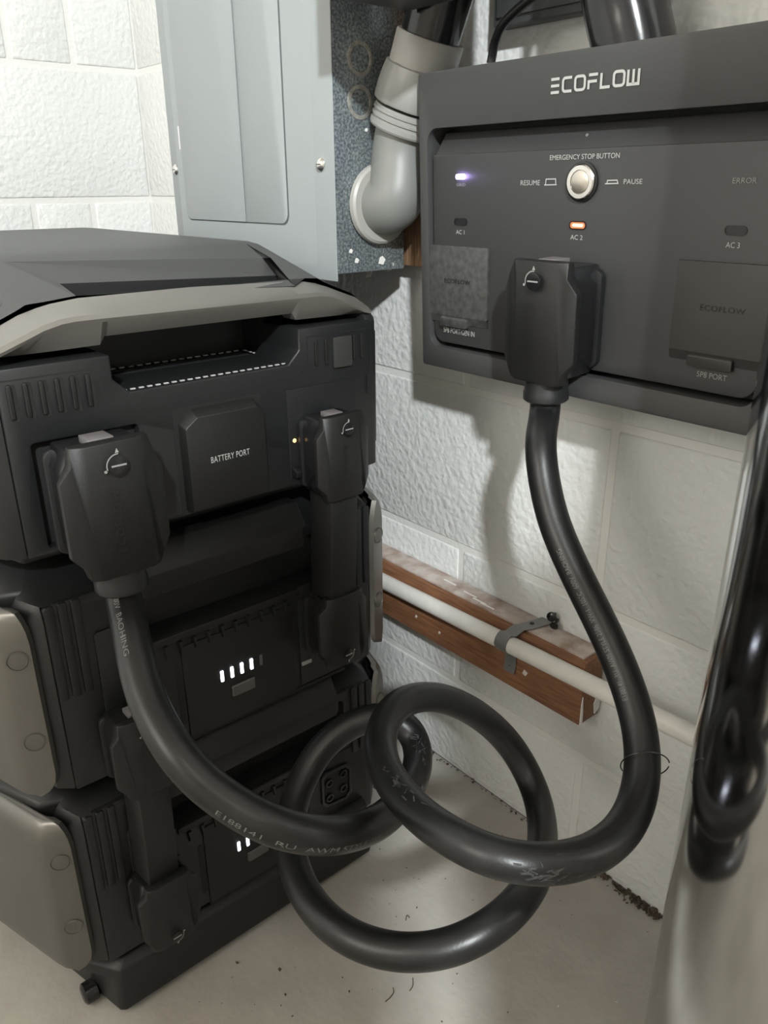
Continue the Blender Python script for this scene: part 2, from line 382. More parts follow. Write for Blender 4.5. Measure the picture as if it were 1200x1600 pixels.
# ---- battery pack
def battery(z0, label, bar_end=.434, covered=False):
    B = thing('battery_pack', (-0.9, CY, z0), label, 'battery', 'battery packs in the stack')
    f = FS(-0.600)
    core = plan([(-0.628, 0.150), (-0.638, 0.126), (-0.72, 0.092)])
    top = plan([(-0.655, 0.17), (-0.67, 0.158), (-0.74, 0.125)])
    MB().loft([ring(core, z0 + .001), ring(core, z0 + .190), ring(top, z0 + .2125)]).build('body', 'plastic', B, bevel=.003)
    # front plate with the grip cavity
    hole = rrect(.228, z0 + .122, mir(.190), z0 + .1755, .006)
    out = [(.152, z0 + .004), (mir(.152), z0 + .004), (mir(.152), z0 + .182), (mir(.160), z0 + .187), (.160, z0 + .187), (.152, z0 + .182)]
    fp = MB().prism(f, out, -.045, 0, holes=[hole]).build('front_plate', 'plastic', B, bevel=.0015)
    # corner cheeks between front plate and silver side plates
    for s in (0, 1):
        Y = (lambda y: mir(y)) if s else (lambda y: y)
        pl_ = [(-.602, .1515), (-.613, .139), (-.66, .128), (-.66, .1515)]
        MB().loft([[V((x, Y(y), z0 + .004)) for x, y in pl_], [V((x, Y(y), z0 + .172)) for x, y in pl_], [V((x - .006, Y(y + .005 if y < .15 else y), z0 + .187)) for x, y in pl_]]).build('corner_cheek', 'plastic', B, bevel=.0015)
        # top shoulder sloping back
        MB().add([V((-.602, Y(.1515), z0 + .186)), V((-.602, Y(.232), z0 + .186)), V((-.66, Y(.24), z0 + .211)), V((-.66, Y(.165), z0 + .211)), V((-.63, Y(.140), z0 + .186)),
                  V((-.66, Y(.1515), z0 + .17)), V((-.66, Y(.232), z0 + .17))],
                 [(0, 1, 2, 3), (0, 3, 4), (1, 6, 2), (2, 6, 5, 3), (0, 4, 5), (4, 3, 5)]).build('shoulder', 'plastic', B)
        # ribs
        for k, y in enumerate((.1555, .166, .1765)):
            MB().prism(f, rrect(Y(y) - .0038, z0 + .098, Y(y) + .0038, z0 + .187, .002), 0, .0032).build('rib', 'plastic', B, bevel=.001)
    # service door left of the display
    MB().prism(f, rrect(.187, z0 + .036, .222, z0 + .150, .004), 0, .0018).build('side_cover', 'plastic', B, bevel=.0008)
    MB().prism(f, rrect(.186, z0 + .008, .222, z0 + .030, .002), -.0005, .0006).build('latch_slot', 'void', B)
    MB().prism(f, rrect(.190, z0 + .013, .218, z0 + .020, .0015), 0, .003).build('latch_tab', 'plastic_soft', B, bevel=.0006)
    # display panel
    dp = MB().prism(f, rrect(.262, z0 + .004, .384, z0 + .106, .003), -.001, .0022).build('display_panel', 'plastic_soft', B, bevel=.0008)
    MB().prism(f, rrect(.2555, z0 + .022, .260, z0 + .086, .0015), -.0005, .0007).build('panel_slot', 'void', B)
    MB().prism(f, rrect(.236, z0 + .114, .394 if covered else .432, z0 + .122, .002), -.002, .0035).build('shelf_lip', 'plastic_soft', B, bevel=.0012)
    for k in range(10 if covered else 13):
        y = .2475 + .0143 * k
        MB().prism(f, [(y - .0022, z0 + .1135), (y + .0026, z0 + .1135), (y + .0016, z0 + .0995), (y - .0006, z0 + .0975)], 0, .0052, poly1=[(y - .0018, z0 + .1135), (y + .0012, z0 + .1135), (y + .0008, z0 + .104), (y - .0004, z0 + .103)]).build('vent_fin', 'plastic', B)
    for k in range(5):
        y = .3002 + .01095 * k
        MB().prism(f, rrect(y - .0016, z0 + .0525, y + .0016, z0 + .0645, .0008), .002, .003).build('charge_light', 'led_white' if k < 4 else 'led_off', dp)
    MB().prism(f, rrect(.3095, z0 + .0305, .3355, z0 + .0425, .001), .002, .0042, poly1=rrect(.3105, z0 + .0312, .3345, z0 + .0418, .001)).build('power_button', 'button', dp)
    MB().prism(f, [(.262, z0 + .0005), (.45, z0 + .0005), (.45, z0 + .0045), (.262, z0 + .0045)], -.002, .0008).build('panel_gap', 'void', B)
    # right-hand port with its pins
    pt = MB().prism(f, rrect(.392, z0 + .006, .476, z0 + .108, .003), -.001, .0012).build('port_plate', 'plastic', B, bevel=.0006)
    if not covered:
        octo = [(.409, z0 + .050), (.416, z0 + .043), (.446, z0 + .038), (.452, z0 + .045), (.452, z0 + .082), (.446, z0 + .090), (.415, z0 + .094), (.409, z0 + .087)]
        cen = (.4305, z0 + .066)
        inn = [(cen[0] + (a - cen[0]) * .84, cen[1] + (b - cen[1]) * .84) for a, b in octo]
        MB().prism(f, octo, 0, .005, holes=[inn]).build('socket_rim', 'gloss', pt, bevel=.0008)
        MB().prism(f, inn, .0005, .0018).build('socket_floor', 'void', pt)
        for a, b in ((-.010, .009), (.010, .012), (-.010, -.012), (.010, -.009)):
            MB().lathe(f.p(cen[0] + a, cen[1] + b, .0015), f.n, [(0, .0052), (.003, .0052), (.003, .0034), (.001, .0034)], 18).build('socket_pin', 'gloss', pt)
        MB().prism(f, [(.404, z0 + .012), (.470, z0 + .012), (.470, z0 + .026), (.404, z0 + .026)], .0005, .012, poly1=[(.406, z0 + .013), (.468, z0 + .013), (.468, z0 + .022), (.406, z0 + .022)]).build('port_sill', 'plastic', pt, bevel=.0008)
    MB().prism(f, rrect(.393, z0 + .030, .405, z0 + .034, .0005), .001, .0024).build('port_label', 'dial_print', pt)
    # grip bar
    sec = [(-.622, z0 + .2115), (-.606, z0 + .2115), (-.586, z0 + .192), (-.586, z0 + .1725), (-.592, z0 + .1695), (-.622, z0 + .171)]
    ys = [(.228, .0), (.236, 0.0), (bar_end - .0075, 0.0), (bar_end, .006)]
    rings = []
    for y, ins in ys: rings.append([V((x - (ins if x > -.6 else 0), y, z)) for x, z in sec])
    MB().loft(rings).build('grip_bar', 'plastic_soft', B, bevel=.0012)
    # silver side plates
    for s in (0, 1):
        Y = (lambda y: mir(y)) if s else (lambda y: y)
        rows = [(.006, .1245, 0.002), (.009, .1315, .0005), (.016, .1370, 0), (.026, .1385, 0), (.156, .1385, 0), (.167, .1375, .001), (.176, .1355, .003), (.182, .1335, .0065), (.185, .1325, .010)]
        rings = []
        for dz, ye, ins in rows:
            L = [(-.606 - (.1385 - ye) * .3, ye), (-.6145, .1195), (-.620, .1145), (-.630, .1105), (-.72, .082), (-1.15, .082), (-1.20, .095)]
            L = [L[0]] + [(x - ins * .3, y + ins) for x, y in L[1:]]
            outer = [V((x, Y(y), z0 + dz)) for x, y in L]; inner = [V((x - .003, Y(y + .004), z0 + dz)) for x, y in reversed(L)]
            rings.append(outer + inner)
        sp = MB().loft(rings).build('side_plate', 'silver', B, ang=50)
        for dz in (.142, .062):
            c = V((-.6105, Y(.1285), z0 + dz)); nrm = V((.93, -.36 if not s else .36, 0)).normalized()
            MB().lathe(c, nrm, [(-.002, .0090), (.0012, .0090), (.0012, .0082), (.0006, .0080), (.0010, .0076), (.0014, .0001)], 24).build('screw_cap', 'silver', sp)
    return B
battery(0.075, 'lower black battery pack standing on the wheeled base, two charge lights showing')
battery(0.2895, 'middle black battery pack under the inverter, four white charge lights lit', .4015, True)

# ---- inverter
I = thing('inverter', (-0.9, CY, 0.504), 'black power inverter with champagne front handle on top of the stack', 'inverter')
f = FS(-0.590); z0 = .504
core = plan([(-0.625, 0.150), (-0.64, 0.145), (-0.72, 0.095)])
MB().loft([ring(core, z0 + .001), ring(core, .6315)]).build('body', 'plastic', I, bevel=.003)
core2 = plan([(-0.692, 0.150), (-0.70, 0.125), (-0.72, 0.105)])
MB().loft([ring(core2, .6315), ring(core2, .685)]).build('upper_body', 'plastic', I, bevel=.002)
tray = rrect(.230, .6385, .4020, .676, [.012, .012, 0, 0])
port = rrect(.1627, .529, .2455, .612, .003)
out = [(.147, .524), (mir(.147) - .006, .524), (mir(.147) - .006, .6685), (.402, .6685), (.402, .6500), (.390, .6385), (.242, .6385), (.230, .6500), (.230, .6685), (.147, .6685)]
MB().prism(f, out, -.06, 0, holes=[port]).build('front_plate', 'plastic', I, bevel=.0015)
MB().prism(f, port, -.02, -.010).build('port_recess', 'void', I)
# tray
TX = -0.685
fl_ = MB().box((TX, .231, .634), (-.5905, .401, .6375)).build('tray_floor', 'gloss', I, bevel=.0006)
tr = MB(); tr.box((TX - .004, .226, .634), (TX, .406, .70)); tr.box((TX, .226, .634), (-.65, .2305, .69)); tr.box((TX, .4015, .634), (-.65, .406, .69))
tr.build('tray_wall', 'plastic', I)
for k in range(7):
    MB().box((-.676 + .0115 * k, .240, .6374), (-.6705 + .0115 * k, .392, .6384)).build('mat_rib', 'plastic', I)
def dash(p, q, n):
    p = V(p); q = V(q)
    for i in range(n):
        a = p.lerp(q, (i + .2) / n); b = p.lerp(q, (i + .75) / n); t = (b - a).normalized(); s = V((-t.y, t.x, 0)) * .0010
        MB().loft([[a - s, a + s, a + s + V((0, 0, .0008)), a - s + V((0, 0, .0008))], [b - s, b + s, b + s + V((0, 0, .0008)), b - s + V((0, 0, .0008))]]).build('dash_mark', 'print', I, smooth=False)
zd = .6385
dash((-.5965, .237, zd), (-.5965, .393, zd), 22); dash((-.678, .237, zd), (-.678, .393, zd), 19); dash((-.678, .396, zd), (-.5975, .396, zd), 9); dash((-.612, .2355, zd), (-.598, .2355, zd), 2)
# vent ribs, seams and panels on the front
for k in range(6):
    y = .1548 + .01125 * k
    MB().prism(f, rrect(y - .0020, .6305, y + .0040, .6575, .0018), -.0005, .0006).build('vent_groove', 'void', I)
    MB().prism(f, rrect(y - .0026, .6325, y + .0008, .6575, .0015), 0, .0030).build('vent_rib', 'plastic_soft', I, bevel=.0008)
for y in (.4203, .4315, .4640, .4730):
    MB().prism(f, rrect(y - .0016, .6325, y + .0030, .6570, .0015), -.0005, .0006).build('vent_groove', 'void', I)
    MB().prism(f, rrect(y - .0022, .6340, y + .0006, .6570, .0013), 0, .0026).build('vent_rib', 'plastic_soft', I, bevel=.0007)
MB().prism(f, rrect(.4390, .6290, .4600, .6570, .0015), 0, .0030).build('vent_plate', 'flap2', I, bevel=.0006)
def seam(pts, d=.0003, w=.0010):
    q = MB(); stroke(q, f, pts, w, d); q.build('seam', 'void', I, smooth=False)
seam([(.149, .6602), (.2155, .6602), (.2185, .6580), (.2205, .6390), (.2235, .6320), (.2300, .6268), (.2400, .6250), (.388, .6250), (.401, .6275), (.4085, .6340), (.4105, .6420), (.4110, .6605), (.4780, .6605)])
MB().prism(f, rrect(.3855, .532, .4640, .6165, .002), -.001, .0012).build('socket_panel', 'plastic', I, bevel=.0005)
MB().prism(f, [(.3865, .5335), (.3938, .5335), (.3938, .5445), (.3865, .5445)], 0, .0085, poly1=[(.388, .5345), (.3936, .5345), (.3936, .5395), (.388, .5395)]).build('hinge_block', 'gloss', I, bevel=.0006)
MB().lathe(f.p(.3914, .5686, .001), f.n, [(0, .0019), (.0006, .0019), (.0012, .0012)], 14).build('status_light', 'led_amber', I)
bp_out = [(.2785, .5286), (.3550, .5286), (.3570, .5306), (.3570, .6080), (.3500, .6165), (.2900, .6165), (.2805, .6085), (.2785, .6060)]
bp_in = [(.2805, .5300), (.3548, .5300), (.3556, .5315), (.3556, .6060), (.3485, .6105), (.2920, .6105), (.2825, .6040), (.2805, .6020)]
pc = MB().prism(f, bp_out, 0, .0105, poly1=bp_in).build('battery_port_cover', 'plastic_soft', I, bevel=.0008, label='square cover printed battery port')
seamq = MB(); seamq.prism(f, rrect(.2745, .5255, .3585, .6190, .004), -.0003, .0006).build('cover_gap', 'void', I)
lettering('BATTERY PORT', f, .3190, .5718, .0108, .0078, 'print', pc, width=.0375, spacing=1.05)
# bottom lip shading strip and corner cheeks
for s in (0, 1):
    Y = (lambda y: mir(y)) if s else (lambda y: y)
    pl_ = [(-.592, .1465), (-.600, .1335), (-.615, .124), (-.70, .098), (-.70, .1465)] if not s else [(-.590, .1575), (-.592, .146), (-.606, .135), (-.70, .110), (-.70, .1575)]
    MB().loft([[V((x, Y(y), .5235)) for x, y in pl_], [V((x, Y(y), .667)) for x, y in pl_], [V((x - .006, Y(y + .004 if y < .146 else y), .675)) for x, y in pl_]]).build('corner_cheek', 'plastic_soft' if not s else 'plastic', I, bevel=.0015)
MB().prism(FS(-.5895), rrect(.4793, .598, .4812, .617, .0006), 0, .0006).build('cheek_slot', 'void', I)
MB().box((-.70, .4995, .540), (-.607, .5055, .655)).build('side_strip', 'plastic', I, bevel=.002)

# champagne handle: lofted strip along y
ysH = [.1500, .1560, .1700, .1850, .1980, .2080, .2280, .2320, .3185, .4030, .4070, .4270, .4390, .4520, .4670, .4810, .4870]
def lin(tab, y):
    for (a, u), (b, v) in zip(tab, tab[1:]):
        if y <= b: return u + (v - u) * max(0, min(1, (y - a) / (b - a)))
    return tab[-1][1]
ridge = [(.150, .6785), (.170, .6865), (.185, .6925), (.198, .6957), (.21, .6968), (.427, .6958), (.439, .6940), (.452, .6895), (.467, .6835), (.481, .6785), (.487, .677)]
topz = [(.150, .6840), (.170, .6925), (.185, .6995), (.200, .7040), (.215, .7068), (.228, .7078), (.32, .7085), (.422, .7055), (.440, .7020), (.455, .6970), (.470, .6910), (.487, .6850)]
botz = [(.15, .6745), (.2280, .6750), (.2320, .6810), (.4030, .6810), (.4070, .6750), (.487, .6735)]
rings = []
for y in ysH:
    e = max(0, abs(y - CY) - .12); sw = e * e * 1.6
    rings.append([V((-.6005 - sw, y, lin(botz, y))), V((-.5895 - sw, y, lin(ridge, y) - .0035)), V((-.5880 - sw, y, lin(ridge, y) - .0008)), V((-.592 - sw, y, lin(ridge, y) + .0022)), V((-.622 - sw, CY + (y - CY) * 1.045, lin(topz, y))), V((-.632 - sw, CY + (y - CY) * 1.045, lin(topz, y) - .006)), V((-.62 - sw, y, lin(botz, y)))])
MB().loft(rings).build('front_handle', 'handle', I, ang=22)
# strip of shadow-gap lip behind the handle, then the top cover
SX0, SX1, ZP = -.626, -.742, .7335
def topring(x, zf, wf, ze, we):
    # half profile from left to right
    P = [(-we, ze - .02), (-we, ze), (-we + .006, ze + .004), (-(wf + .5 * (we - wf)), ze + .52 * (zf - ze)), (-wf - .012, zf - .005), (-wf - .004, zf - .001), (-wf + .01, zf), (wf - .01, zf), (wf + .004, zf - .001), (wf + .012, zf - .005), (wf + .5 * (we - wf), ze + .52 * (zf - ze)), (we - .006, ze + .004), (we, ze), (we, ze - .02)]
    return [V((x, CY + a, z)) for a, z in P]
sA = topring(SX0, .7068, .128, .6850, .178)
sB = topring(SX1, ZP - .002, .138, .690, .205)
sB2 = topring(SX1 - .02, ZP, .138, .690, .21)
sC = topring(-1.18, ZP, .138, .690, .22)
sD = topring(-1.25, ZP - .03, .11, .670, .19)
tcv = MB(); k = 14
for r in (sA, sB, sB2, sC, sD): tcv.v += r
for i in range(4):
    for j in range(k - 1):
        if i == 0 and j == 6: continue            # the flat centre of the slope is the grip dish
        a = i * k + j; tcv.f.append((a, a + 1, a + 1 + k, a + k))
tcv.f.append(tuple(range(4 * k, 5 * k)))
# slope centre: rim with an opening, dish facet, slot
eA, eA2, eB, eB2 = sA[6], sA[7], sB[6], sB[7]
def sp_(u, t): return eA.lerp(eA2, u).lerp(eB.lerp(eB2, u), t)     # u left->right, t front->back
fs_ = Frame(eA, eA2 - eA, eB - eA)
def onslope(u, v, d=0): return fs_.p(*fs_.px(u, v, d), d)
O = [onslope(118, 460.5), onslope(441, 438), onslope(412, 393), onslope(20, 407)]
Din = .010
Q = [onslope(100, 440.5, -.006), onslope(420, 420.5, -Din)]
drop = V((.001, 0, -.022))
base_i = len(tcv.v)
tcv.v += [eA, eA2, eB2, eB] + O
b_ = base_i
for i in range(4): tcv.f.append((b_ + i, b_ + (i + 1) % 4, b_ + 4 + (i + 1) % 4, b_ + 4 + i))
tcv.build('top_cover', 'plastic_toplit', I, ang=25)
d_ = MB(); d_.add([O[3], O[2], Q[1], Q[0]], [(0, 1, 2, 3)]); d_.add([O[2], O[1], Q[1]], [(0, 1, 2)]); d_.add([O[3], Q[0], O[0]], [(0, 1, 2)])
d_.build('grip_dish', 'plastic_toplit', I, smooth=False)
g_ = MB(); g_.add([Q[0], Q[1], Q[1] + drop, Q[0] + drop, O[0], O[1], O[1] + V((-.010, 0, -.022)), O[0] + V((-.010, 0, -.022))], [(0, 1, 2, 3), (4, 5, 6, 7), (3, 2, 6, 7), (0, 3, 7, 4), (1, 5, 6, 2)])
g_.build('grip_slot', 'plastic', I, smooth=False)
sh = [sA[3], sA[4], sB[4], sB[3]]; nv = (sh[1] - sh[0]).cross(sh[3] - sh[0]).normalized()
if nv.z < 0: nv = -nv
c = sh[0].lerp(sh[1], .55).lerp(sh[3].lerp(sh[2], .55), .22)
MB().lathe(c - nv * .002, nv, [(0, .0095), (.0022, .0095), (.0024, .009), (.0024, .0001)], 24).build('screw_cover', 'plastic_toplit', I)


# ------------------------------------------------------------------ wall panel with the emergency stop
TH = math.radians(2.3)
P = Frame((0, .595, .6047), (1, 0, 0), (0, -math.sin(TH), math.cos(TH)))
SH = thing('transfer_panel', (-.4445, .637, .6047), 'dark grey wall panel with emergency stop button, lit by violet and orange lights', 'control panel')
AL, AR, HT = -.6340, -.2550, .2795
oa = P.px(668.5, 300)[0]; hole = rrect(oa, P.px(783, 562)[1], 2 * -.4445 - oa, P.px(690, 199.5)[1], .013, 7)
MB().prism(P, rrect(AL, 0, AR, HT, .003), -.030, 0, holes=[hole]).build('housing', 'shp', SH, bevel=.0012)
MB().box((AL + .002, .62, .6047 + .002), (AR - .002, .6775, .6047 + HT - .004)).build('back_box', 'shp', SH, bevel=.001)
MB().prism(P, rrect(oa - .002, .010, 2 * -.4445 - oa + .002, HT - .01, .01), -.032, -.026).build('recess_floor', 'void', SH)
hb0 = P.px(783, 562)[1] + .0055; hb1 = P.px(690, 199.5)[1] - .0045; fa0 = oa + .003; fa1 = -.889 - fa0
bm_ = P.px(690, 242, -.005)[1]
FD = -.0045
fp = MB()
lo = rrect(fa0, hb0, fa1, bm_, [.013, .013, .001, .001], 7)
fp.prism(P, lo, -.028, FD)
fp.add([P.p(fa0 + .004, bm_, FD), P.p(fa1 - .004, bm_, FD), P.p(fa1 - .006, hb1, -.017), P.p(fa0 + .006, hb1, -.017), P.p(fa0, bm_ - .002, -.026), P.p(fa1, bm_ - .002, -.026), P.p(fa1 - .002, hb1, -.026), P.p(fa0 + .002, hb1, -.026)],
       [(0, 1, 2, 3), (0, 3, 7, 4), (1, 5, 6, 2), (3, 2, 6, 7)])
face = fp.build('face_plate', 'shp_face', SH, bevel=.0007)
def pp(u, v): return P.px(u, v, FD)
e = .0006
# logo, drawn stroke by stroke
lg = MB(); la0, lb0 = P.px(861, 146); la1, lb1 = P.px(1003, 111)
lb0 = P.px(861, 146)[1]; H_ = P.px(861, 124)[1] - lb0; W_ = (la1 - la0); cw = W_ / 7.55; st = .0021
def L_(k, pts, closed=False): stroke(lg, P, [(la0 + cw * 1.085 * k + x * cw * .92, lb0 + y * H_) for x, y in pts], st, .0007, closed)
def rounded(x0, y0, x1, y1, open_right=False):
    r = .22; R2 = []
    for cx, cy, s0 in ((x1 - r, y1 - r, 0), (x0 + r, y1 - r, 90), (x0 + r, y0 + r, 180), (x1 - r, y0 + r, 270)):
        R2.append([(cx + r * math.cos(math.radians(s0 + t)), cy + r * math.sin(math.radians(s0 + t))) for t in (0, 30, 60, 90)])
    if open_right: return [(x1, y1)] + R2[1] + R2[2] + [(x1, y0)]
    return R2[0] + R2[1] + R2[2] + R2[3]
for y in (0.03, .5, .97): L_(0, [(0.02, y), (.84, y)])
L_(1, rounded(.02, .03, .88, .97, True)); L_(2, rounded(.02, .03, .92, .97), True)
L_(3, [(.10, 0), (.10, .52), (.86, .52)]); L_(3, [(.10, .97), (.92, .97)])
L_(4, [(.06, 1), (.06, .03), (.86, .03)]); L_(5, rounded(.0, .03, .90, .97), True)
L_(6, [(.05, 1), (.05, .03), (.95, .03), (.95, 1)]); L_(6, [(.5, .03), (.5, 1)])
lg.build('logo', 'print', SH, smooth=False, label='light grey maker name printed on the top band')
def label_at(t, u0, v0, u1, v1, hpx, m='print', sp=1.0):
    a0, b0_ = pp(u0, v0); a1, b1_ = pp(u1, v1); um = (u0 + u1) / 2; vm = (v0 + v1) / 2
    h_ = abs(pp(um, vm + hpx / 2)[1] - pp(um, vm - hpx / 2)[1])
    return lettering(t, P, (a0 + a1) / 2, (b0_ + b1_) / 2, FD + e, h_ / .70, m, face, width=abs(a1 - a0), spacing=sp)
label_at('EMERGENCY STOP BUTTON', 860, 246.5, 969, 243.5, 8)
label_at('RESUME', 814, 286, 844, 286, 8); label_at('PAUSE', 975, 284, 1004, 284, 8)
label_at('AC 1', 714, 363, 727, 363, 6.5); label_at('AC 2', 892, 371.5, 911, 371, 7.5); label_at('AC 3', 1135, 383.5, 1157, 383.5, 9)
label_at('ERROR', 1145, 282.5, 1183, 282.5, 9, 'print_err'); label_at('GRID', 714, 289, 728, 289, 4.5, 'print_err')
label_at('5P8 PORT/GEN IN', 694, 515, 742, 523, 8); label_at('5P8 PORT', 1089, 585, 1136, 591, 9, 'print_err')
ic = MB()
stroke(ic, P, [pp(851, 289), pp(870.5, 288.5)], .0009, FD + e); stroke(ic, P, [pp(853, 288.5), pp(854, 280), pp(869, 279.5), pp(869, 288)], .0009, FD + e)
ic.build('resume_symbol', 'print', face, smooth=False)
ic = MB()
stroke(ic, P, [pp(946, 287), pp(967, 286.5)], .0009, FD + e); stroke(ic, P, [pp(949, 286.5), pp(950, 282), pp(965, 281.5), pp(966, 286)], .0009, FD + e)
ic.build('pause_symbol', 'print', face, smooth=False)
# stop button
ba, bb = pp(910.5, 284)
sb = MB().lathe(P.p(ba, bb, FD), P.n, [(0, .0158), (.002, .0158), (.0024, .0140), (.0022, .0138)], 40).build('stop_button', 'gloss', SH, label='round chrome push button')
MB().lathe(P.p(ba, bb, FD), P.n, [(0, .0138), (.0036, .0138), (.0046, .0128), (.0046, .0095), (.0036, .0092)], 40).build('button_ring', 'chrome', sb)
MB().lathe(P.p(ba, bb, FD + .001), P.n, [(0, .0090), (.0034, .0090), (.0037, .0086), (.0037, .0001)], 36).build('button_cap', 'brushed', sb)
# indicator windows
pw = abs(pp(1168, 361)[0] - pp(1132, 360)[0]) / 2; ph = .0034
for u, v, on in ((720, 346.5, 0), (903, 352, 1), (1150, 360, 0)):
    a, b = pp(u, v)
    wn = MB().prism(P, rrect(a - pw, b - ph, a + pw, b + ph, ph * .98, 6), FD - .002, FD + .0008, holes=[rrect(a - pw + .0009, b - ph + .0009, a + pw - .0009, b + ph - .0009, ph * .7, 6)]).build('indicator_window', 'gloss', face)
    MB().prism(P, rrect(a - pw + .0008, b - ph + .0008, a + pw - .0008, b + ph - .0008, ph * .7, 6), FD - .001, FD + .0003).build('lens', 'led_orange' if on else 'gloss', wn)
    if on: MB().prism(P, rrect(a - pw * .62, b - .0010, a + pw * .62, b + .0010, .0008), FD, FD + .0006).build('lit_core', 'led_orange_hot', wn)
a, b = pp(721, 276); MB().prism(P, rrect(a - .0050, b - .0022, a + .0050, b + .0022, .0012), FD, FD + .0026).build('grid_light', 'led_violet', face)
# port covers
def flap(u0, v0, material, name_label, word):
    a0, b1_ = pp(u0, v0); a1 = a0 + CW; b0_ = b1_ - CHT
    c = MB().prism(P, [(a0, b0_), (a1, b0_), (a1, b1_), (a0, b1_)], FD - .001, FD + .0032)
    c.add([P.p(a0, b0_, FD + .0032), P.p(a1, b0_, FD + .0032), P.p(a1, b0_ - .0085, FD + .0006), P.p(a0, b0_ - .0085, FD + .0006)], [(0, 1, 2, 3)])
    o = c.build('port_cover', material, SH, bevel=.0006, label=name_label)
    ta = a0 + CW * .215
    MB().prism(P, rrect(ta, b0_ - .0122, ta + CW * .46, b0_ - .001, .002), FD, FD + .0052, poly1=rrect(ta, b0_ - .0118, ta + CW * .46, b0_ - .003, .002)).build('pull_tab', material, o, bevel=.0005)
    lettering(word, P, (a0 + a1) / 2, b0_ + CHT * .50, FD + .0035, .0062, 'emboss', o, width=.036, spacing=1.1)
CW = abs(pp(766, 387)[0] - pp(674, 382)[0]); CHT = abs(pp(674, 487)[1] - pp(674, 382)[1])
flap(673.5, 381.5, 'flap', 'dusty rubber cover over the left port', 'ECOFLOW')
flap(1063, 405, 'flap2', 'dark cover over the right port', 'ECOFLOW')
MB().lathe(P.p(*P.px(919, 211, -.012), -.012), P.n, [(0, .0012), (.002, .0012)], 10).build('pin_hole', 'print_dim', face)

# ------------------------------------------------------------------ heavy cord with its two plugs
CR = .0138
cord = thing('power_cord', (-.55, .35, .3), 'thick black looped power cord joining inverter and wall panel', 'cable')
fL = Frame((-.5835, .2015, .5155), (0, 1, 0), (0, 0, 1))
fR = Frame(P.p(-.4445, .0205, -.0035), (1, 0, 0), P.b)
plug(fL, 1.0, cord, 'plug'); plug(fR, 1.0, cord, 'plug')
sL = fL.p(0, 0, .028); sR = fR.p(0, 0, .028)
CT = [(207, 1000, .595), (228, 1090, .572), (283, 1188, .548), (360, 1256, .545), (450, 1299, .545), (540, 1303, .580), (608, 1272, .655), (648, 1215, .725), (652, 1160, .770), (622, 1122, .775), (565, 1124, .78), (505, 1165, .775), (465, 1235, .755),
      (452, 1310, .715), (472, 1388, .668), (525, 1452, .622), (605, 1486, .600), (700, 1482, .590), (785, 1436, .600), (836, 1370, .655), (848, 1300, .735), (835, 1232, .785), (797, 1163, .795), (742, 1113, .780), (678, 1088, .750), (622, 1100, .715), (594, 1148, .675), (602, 1204, .635), (640, 1258, .592), (700, 1305, .550), (775, 1341, .525),
      (855, 1351, .525), (930, 1333, .545), (983, 1284, .575), (1004, 1210, .605), (999, 1135, .625), (973, 1050, .645), (936, 968, .660), (896, 888, .672), (865, 815, .685), (849, 745, .695), (844, 690, .700)]
ctrl = [sL + V((0, 0, -.004)), sL + V((0, 0, -.030))] + [PX(u, v, D=d) for u, v, d in CT] + [sR - P.b * .034, sR - P.b * .006]
def catmull(pts, n):
    out = []
    for i in range(len(pts) - 1):
        p0, p1, p2, p3 = pts[max(i - 1, 0)], pts[i], pts[i + 1], pts[min(i + 2, len(pts) - 1)]
        for k in range(n):
            t = k / n
            out.append(.5 * ((2 * p1) + (p2 - p0) * t + (2 * p0 - 5 * p1 + 4 * p2 - p3) * t * t + (3 * p1 - p0 - 3 * p2 + p3) * t ** 3))
    return out + [pts[-1]]
def resample(pts, step):
    acc = [0]
    for a, b in zip(pts, pts[1:]): acc.append(acc[-1] + (b - a).length)
    n = max(2, int(acc[-1] / step)); out = []; j = 0
    for i in range(n + 1):
        s = acc[-1] * i / n
        while j < len(acc) - 2 and acc[j + 1] < s: j += 1
        out.append(pts[j].lerp(pts[j + 1], (s - acc[j]) / max(1e-9, acc[j + 1] - acc[j])))
    return out
path = resample(catmull(ctrl, 12), .005)
for _ in range(14):
    path = [path[0], path[1]] + [path[i] * .5 + (path[i - 1] + path[i + 1]) * .25 for i in range(2, len(path) - 2)] + [path[-2], path[-1]]
for it in range(60):                       # push apart places where the cord would run through itself
    moved = False
    for i in range(0, len(path)):
        for j in range(i + 14, len(path)):
            d = path[j] - path[i]
            if d.length < 2 * CR + .0005:
                mvv = d.normalized() * (2 * CR + .001 - d.length) * .5
                for k in range(-16, 17):
                    wgt = .5 + .5 * math.cos(math.pi * k / 17)
                    if 2 < i + k < len(path) - 3 and abs(k) < 17: path[i + k] = path[i + k] - mvv * wgt
                    if 2 < j + k < len(path) - 3: path[j + k] = path[j + k] + mvv * wgt
                moved = True
    if not moved: break
cj = MB().tube(path, CR, 28).build('cord', 'cable', cord, ang=60)
